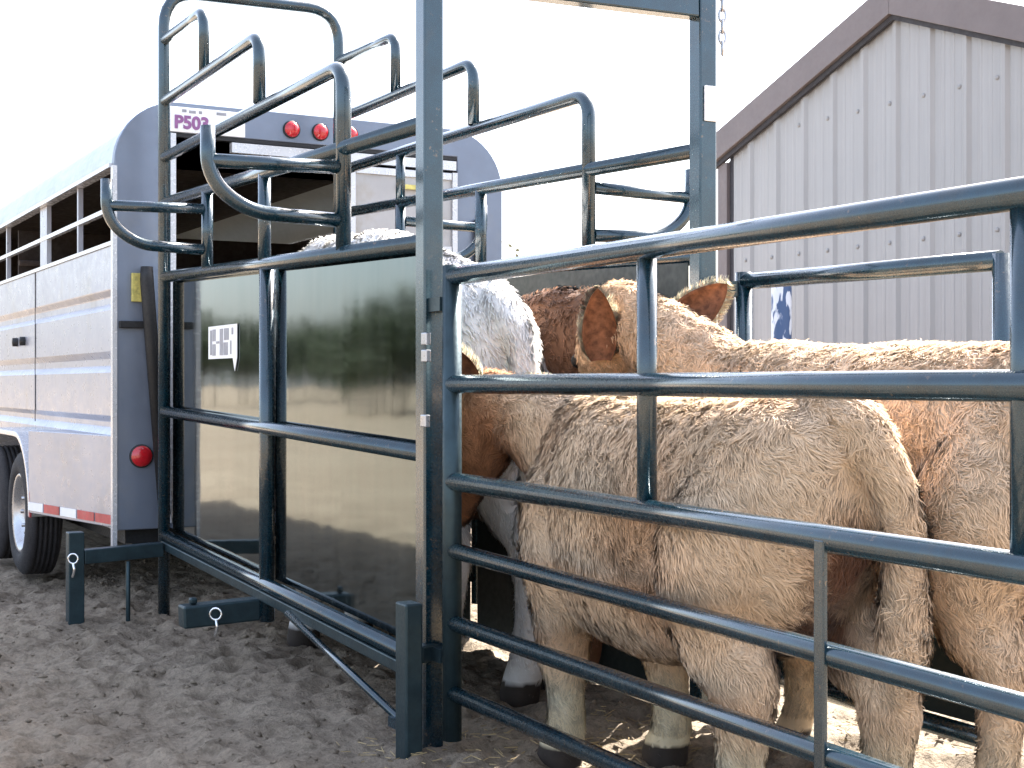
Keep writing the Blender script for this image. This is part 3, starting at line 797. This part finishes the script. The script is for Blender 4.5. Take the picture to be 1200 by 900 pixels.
    # join ears + eyes
    vs = [Vector(p) for p in co]; base = n
    bm = bmesh.new(); bm.from_mesh(body); lay = bm.verts.layers.float_color['tint']
    def addmesh(vs, fs, mi, col):
        nvs = []
        for p in vs:
            q = bm.verts.new(p); q[lay] = (*col, 1); nvs.append(q)
        for f, k in zip(fs, mi):
            try:
                fc_ = bm.faces.new([nvs[i] for i in f]); fc_.material_index = k; fc_.smooth = True
            except ValueError: pass
    addmesh(ev, ef, emi, tuple(face*.8))
    for sg in (-1, 1):
        e = (H + hd*(L*.36) + side*(sg*.088) + upv*.012)*s
        v_, f_, _ = ico(e, .022*s); addmesh(v_, f_, [0]*len(f_), (.008, .006, .005))
        e = (H + hd*(L*1.0) + side*(sg*.028) + upv*(-.015))*s
        v_, f_, _ = ico(e, .014*s); addmesh(v_, f_, [0]*len(f_), (.02, .012, .01))
    bm.to_mesh(body); bm.free(); body.materials.append(M['ear'])
    body.name = name
    cow = link_mesh(name, body, None, loc); tag(cow, label, 'cattle', group)
    # ----- fur blades
    if EP:
        EP = np.array([tuple(p) for p in EP]); EN = np.array([tuple(p) for p in EN]); EN /= np.linalg.norm(EN, axis=1)[:,None]
        P = np.vstack([P, EP]); Nn = np.vstack([Nn, EN]); Ls = np.concatenate([Ls, np.array(EL)*(.6+.8*g.random(len(EL)))])
        flow = np.vstack([flow, np.array([tuple(p) for p in EF])])
    k = len(P); isear = np.arange(k) >= hairn
    sw = np.stack([vnoise(P*13, seed+50), vnoise(P*13, seed+51), vnoise(P*13, seed+52)], 1)*.75*curl + np.stack([vnoise(P*46, seed+60), vnoise(P*46, seed+61), vnoise(P*46, seed+62)], 1)*1.25*curl
    sw *= np.clip(.85 + .8*vnoise(P*4.0, seed+95), .2, 1.5)[:,None]; sw[isear] *= .25
    T = flow + sw + g.normal(0, .16, (k, 3)); T -= Nn*(T*Nn).sum(1)[:,None]; T /= np.linalg.norm(T, axis=1)[:,None] + 1e-6
    lift = np.clip(.26 + .22*vnoise(P*30, seed+70) + .14*g.random(k), .17, .6); lift[isear] = .9
    B = np.cross(Nn, T)
    wv = vnoise(P*25, seed+80)*1.1*curl
    segs = 4; Vh = np.empty((k, segs*2+1, 3)); 
    wid = hwid*(.6+.8*g.random(k)); wid[isear] *= .42
    rot = np.clip(g.normal(0, .4, k), -.8, .8)
    Bs = B*np.cos(rot)[:,None] + Nn*np.sin(rot)[:,None]
    for i in range(segs+1):
        t = i/segs
        c_ = P + Nn*.0005 + Ls[:,None]*(T*(t*(1-.25*t)) + Nn*(lift*(t - .45*t*t))[:,None] + B*(np.sin(t*3.0)*wv*.38)[:,None])
        if i == segs: Vh[:,2*segs] = c_
        else:
            ww = wid*(1 - t**1.6)*.5
            Vh[:,2*i] = c_ - Bs*ww[:,None]; Vh[:,2*i+1] = c_ + Bs*ww[:,None]
    nv_ = segs*2+1; idx = np.arange(k)[:,None]*nv_
    quads = np.concatenate([idx + np.array([2*i, 2*i+2, 2*i+3, 2*i+1]) for i in range(segs-1)])
    tris = idx + np.array([2*segs-2, 2*segs, 2*segs-1])
    fm = bpy.data.meshes.new('fur'); VV = Vh.reshape(-1, 3)
    fm.vertices.add(len(VV)); fm.vertices.foreach_set('co', VV.astype(np.float32).ravel())
    li = np.concatenate([quads.ravel(), tris.ravel()]).astype(np.int32)
    fm.loops.add(len(li)); fm.loops.foreach_set('vertex_index', li)
    ls = np.concatenate([np.arange(len(quads))*4, len(quads)*4 + np.arange(len(tris))*3]).astype(np.int32)
    fm.polygons.add(len(ls)); fm.polygons.foreach_set('loop_start', ls); fm.polygons.foreach_set('use_smooth', np.ones(len(ls), bool)); fm.update(calc_edges=True)
    col = colour(P); col[isear] = np.where(g.random(isear.sum())[:,None] < .75, np.minimum(coat*1.3+.08, .93), face*1.2)  # ear hair lightened to imitate a backlit rim glow
    col = col*(1 + var*(.5*g.random(k)-.25))[:,None]*(1 + var*.42*np.minimum(vnoise(P*42, seed+90), .3))[:,None]
    CC = np.ones((k, nv_, 4)); tt = np.linspace(.94, 1.3, nv_)
    cc = col[:,None,:]*tt[None,:,None]; CC[:,:,:3] = cc/np.maximum(1, cc.max(2, keepdims=True)/.90)
    fm.attributes.new('tint', 'FLOAT_COLOR', 'POINT'); fm.attributes['tint'].data.foreach_set('color', CC.astype(np.float32).ravel())
    # soft shading normals: hide normal bent toward the lock
    fn = np.repeat((Nn*.75 + T*.15 + Bs*.0)[:,None,:], nv_, 1); sidev = np.tile(np.array([-1., 1.]*segs + [0.]), (k, 1))
    fn = fn + B[:,None,:]*sidev[:,:,None]*.55
    fn /= np.linalg.norm(fn, axis=2)[:,:,None]
    fm.attributes.new('hair_normal', 'FLOAT_VECTOR', 'POINT'); fm.attributes['hair_normal'].data.foreach_set('vector', fn.astype(np.float32).ravel())
    fm.materials.append(M['fur'])
    link_mesh('fur', fm, cow)
    return cow

CAM = Vector((-.486, -.874, 0)); RT = Vector((.874, -.486, 0)); UP = Vector((0, 0, 1))
cream = (.93, .68, .46); brown = (.24, .105, .05)
# calf nearest the gate
oa = Vector((2.215, 3.045, 0)); sa = 1.07; RA = R(-4)
UA = Matrix.Rotation(-RA, 3, 'Z')
def loc_(p, o): return Vector(p) - o
hA = UA @ loc_((2.08, 3.90, 1.02), oa); nA = UA @ loc_((2.02, 4.12, .69), oa)
calf = make_cow('calf', 'cream woolly calf standing against the front gate, rump to the right', oa, sa, .97, hA, nA,
    [(hA + Vector((-.07, -.03, .04)), Vector((-.35, -.1, .8)), CAM + Vector((0, 0, -.1)), .15, .10), (hA + Vector((.10, .03, .02)), Vector((.8, .15, .25)), CAM, .16, .10)],
    cream, (.38, .17, .08), 230000, .042, .0032, (.02, -.08, .06, -.08), seed=3, legw=1.32, deep=.045,
    tail=[(0,-.53,.955,.055),(.02,-.60,.945,.055),(.055,-.655,.875,.052),(.095,-.675,.76,.048),(.115,-.665,.64,.048),(.12,-.655,.52,.055),(.12,-.65,.42,.048),(.115,-.645,.35,.02)],
    patches=[((0, .93, .98), .34, (.40, .19, .09)), ((0, -.60, .72), .16, (.14, .06, .03)), ((0, -.52, .52), .17, (.085, .04, .022)), ((-.24, -.20, .70), .26, (.52, .33, .20))])  # brown coat patches, plus shade painted into the cleft and between hind legs
calf.rotation_euler.z = RA
# heifer behind it
ob = Vector((2.665, 2.78, 0)); sb = 1.185
hB = loc_((2.545, 3.85, 1.265), ob); nB = loc_((2.62, 4.15, .96), ob)
eb1 = loc_((2.43, 3.79, 1.16), ob); eb2 = loc_((2.615, 3.68, 1.245), ob)
make_cow('heifer', 'tan heifer behind the calf, both furry ears raised above the second rail', ob, sb, .79, hB, nB,
    [(eb1, UP*1.0 - RT*.06 + CAM*.22, CAM - RT*.05, .235, .122), (eb2, UP*.62 + RT*.72 + CAM*.12, CAM + UP*.15 - RT*.1, .24, .138)],
    (.84, .60, .40), (.72, .45, .26), 150000, .040, .0036, (-.03, .05, .08, -.05), seed=5, curl=1.5, shear=.07)
# white cow entering the trailer
oc = Vector((2.25, 5.0, 0)); sc_ = 1.50
hC = loc_((2.22, 6.3, 1.42), oc); nC = loc_((2.2, 6.75, 1.15), oc)
make_cow('cow', 'white cow inside the chute, stepping toward the trailer', oc, sc_, .66, Vector((hC.x, hC.y, hC.z/1.15)), Vector((nC.x, nC.y, nC.z/1.15)),
    [(hC + Vector((-.14, -.02, -.03)), Vector((-1, -.2, .1)), CAM, .2, .11), (hC + Vector((.14, -.02, -.03)), Vector((1, -.2, .1)), CAM, .2, .11)],
    (.92, .90, .88), (.86, .84, .80), 45000, .040, .006, (.0, .05, .0, -.05), shear=.34, var=.15, curl=.5, seed=7, voxel=.016)
# brown cow beyond
od = Vector((2.665, 5.02, 0)); sd_ = 1.44
hD = loc_((2.66, 6.35, 1.55), od); nD = loc_((2.64, 6.75, 1.25), od)
make_cow('cow', 'reddish brown curly cow behind the white one, mostly hidden by the heifer ears', od, sd_, .47, hD, nD, [], (.17, .08, .042), (.13, .06, .03), 30000, .040, .006, (0, .05, 0, .04), seed=9, curl=1.5, voxel=.016)

# ------------------------------------------------------------------ trees
def tree_meshes(h, cr, nclump, nleaf, seed, sparse=False):
    rr = random.Random(seed); m = MB()
    base = Vector((0, 0, -.1)); topt = Vector((rr.uniform(-.2, .2), rr.uniform(-.2, .2), h*.55))
    m.tube([base, base.lerp(topt, .5)+Vector((.08, 0, 0)), topt], [.05*h*.55, .04*h*.5, .02*h*.5], 9)
    cl = []
    for k in range(nclump):
        d = Vector((rr.gauss(0, 1), rr.gauss(0, 1), rr.gauss(.15, .75))).normalized()*rr.uniform(.35, 1.0)
        c = Vector((0, 0, h*.62)) + Vector((d.x*cr, d.y*cr, d.z*h*.36)); cl.append(c)
        st = base.lerp(topt, rr.uniform(.55, 1))
        m.tube([st, st.lerp(c, .5)+Vector((0, 0, .05*h)), c], [.012*h, .008*h, .003*h], 6)
    g = np.random.default_rng(seed); C = np.array([tuple(c) for c in cl]); ci = g.integers(0, len(C), nleaf)
    p = C[ci] + g.normal(0, 1, (nleaf, 3))*np.array([cr*.22, cr*.22, h*.075])*(g.random(len(C))[ci]*.7+.6)[:,None]
    a = g.normal(0, 1, (nleaf, 3)); a /= np.linalg.norm(a, axis=1)[:,None]; b = np.cross(a, g.normal(0, 1, (nleaf, 3))); b /= np.linalg.norm(b, axis=1)[:,None]
    sz = (h*.018 if not sparse else h*.012)*(.6+.8*g.random(nleaf))[:,None]
    V = np.stack([p-a*sz, p+b*sz*.5, p+a*sz, p-b*sz*.5], 1).reshape(-1, 3)
    F = np.arange(nleaf*4).reshape(-1, 4)
    return m, np_mesh('crown', V, F, False)
tm, cm = tree_meshes(6.5, 2.6, 34, 9000, 11); cm.materials.append(M['leaf'])
tr0 = None
for i, (px, t, k) in enumerate([(238, 60, .75), (285, 75, .8), (350, 95, .95), (372, 90, .75), (398, 70, .62), (418, 48, .55), (437, 46, .66), (458, 44, .58), (478, 42, .70), (320, 80, .8)]):
    d = (px-600)/1660; ax_, by_ = d*.874+.486, .874-d*.486
    x, y = XL - ax_*t, XL/ax_*by_ + by_*t
    if i == 0:
        tr0 = empty('tree', (0, 0, 0), 'dark leafy tree across the yard, seen only as a reflection in the chute sheet', 'tree', 'trees across the yard'); ORG[tr0.name] = Vector((0, 0, 0))
        tm.build('trunk', M['bark'], tr0); link_mesh('crown', cm, tr0); o = tr0
    else:
        o = tr0.copy(); COL.objects.link(o)
        for chd in list(tr0.children):
            d = chd.copy(); COL.objects.link(d); d.parent = o
    o.location = (x, y, -.3); o.scale = (k, k, k); o.rotation_euler.z = i*1.3
tm, cm = tree_meshes(3.2, .5, 12, 160, 23, True); cm.materials.append(M['leaf_pale'])
sh = empty('sapling', (9.8, 17.5, 0), 'thin pale sapling with few leaves beyond the chute, right of the trailer', 'sapling')
tm.build('trunk', M['bark'], sh) if False else None
ORG[sh.name] = Vector((0, 0, 0)); tm.build('trunk', M['bark'], sh); link_mesh('crown', cm, sh)

# ------------------------------------------------------------------ light, sky, camera
EL, AZ = R(47), R(20)          # sun height, turned from +X toward +Y
w = bpy.data.worlds.new('World'); S.world = w; w.use_nodes = True
nt = w.node_tree; bg = nt.nodes['Background']
sky = nt.nodes.new('ShaderNodeTexSky'); sky.sky_type = 'NISHITA'; sky.sun_disc = False
sky.sun_elevation = EL; sky.sun_rotation = math.pi/2 - AZ; sky.dust_density = 3.5; sky.air_density = 1.0
mixn = nt.nodes.new('ShaderNodeMix'); mixn.data_type = 'RGBA'; mixn.inputs[0].default_value = .18
mixn.inputs[7].default_value = (7.2, 7.4, 8.0, 1)
nt.links.new(sky.outputs[0], mixn.inputs[6]); nt.links.new(mixn.outputs[2], bg.inputs[0]); bg.inputs[1].default_value = .098
sun = bpy.data.lights.new('sun', 'SUN'); sun.energy = 5.0; sun.angle = R(.5); sun.color = (1, .95, .87)
so = bpy.data.objects.new('sun', sun); COL.objects.link(so); so.location = (20, 5, 20)
dv = Vector((math.cos(EL)*math.cos(AZ), math.cos(EL)*math.sin(AZ), math.sin(EL)))
so.rotation_euler = dv.to_track_quat('Z', 'Y').to_euler()
cam = bpy.data.cameras.new('camera'); cam.sensor_width = 36; cam.lens = 1660/1200*36; cam.clip_end = 2000; cam.clip_start = .05
co_ = bpy.data.objects.new('camera', cam); COL.objects.link(co_); co_.location = (0, 0, 1.088)
co_.rotation_euler = (R(90), 0, -math.atan2(.486, .874)); S.camera = co_
S.view_settings.view_transform = 'Standard'; S.view_settings.look = 'None'; S.view_settings.exposure = 2.48; S.view_settings.gamma = 1
S.view_settings.use_curve_mapping = False
S.cycles.max_bounces = 14; S.cycles.diffuse_bounces = 9; S.cycles.transmission_bounces = 10; S.cycles.use_denoising = True
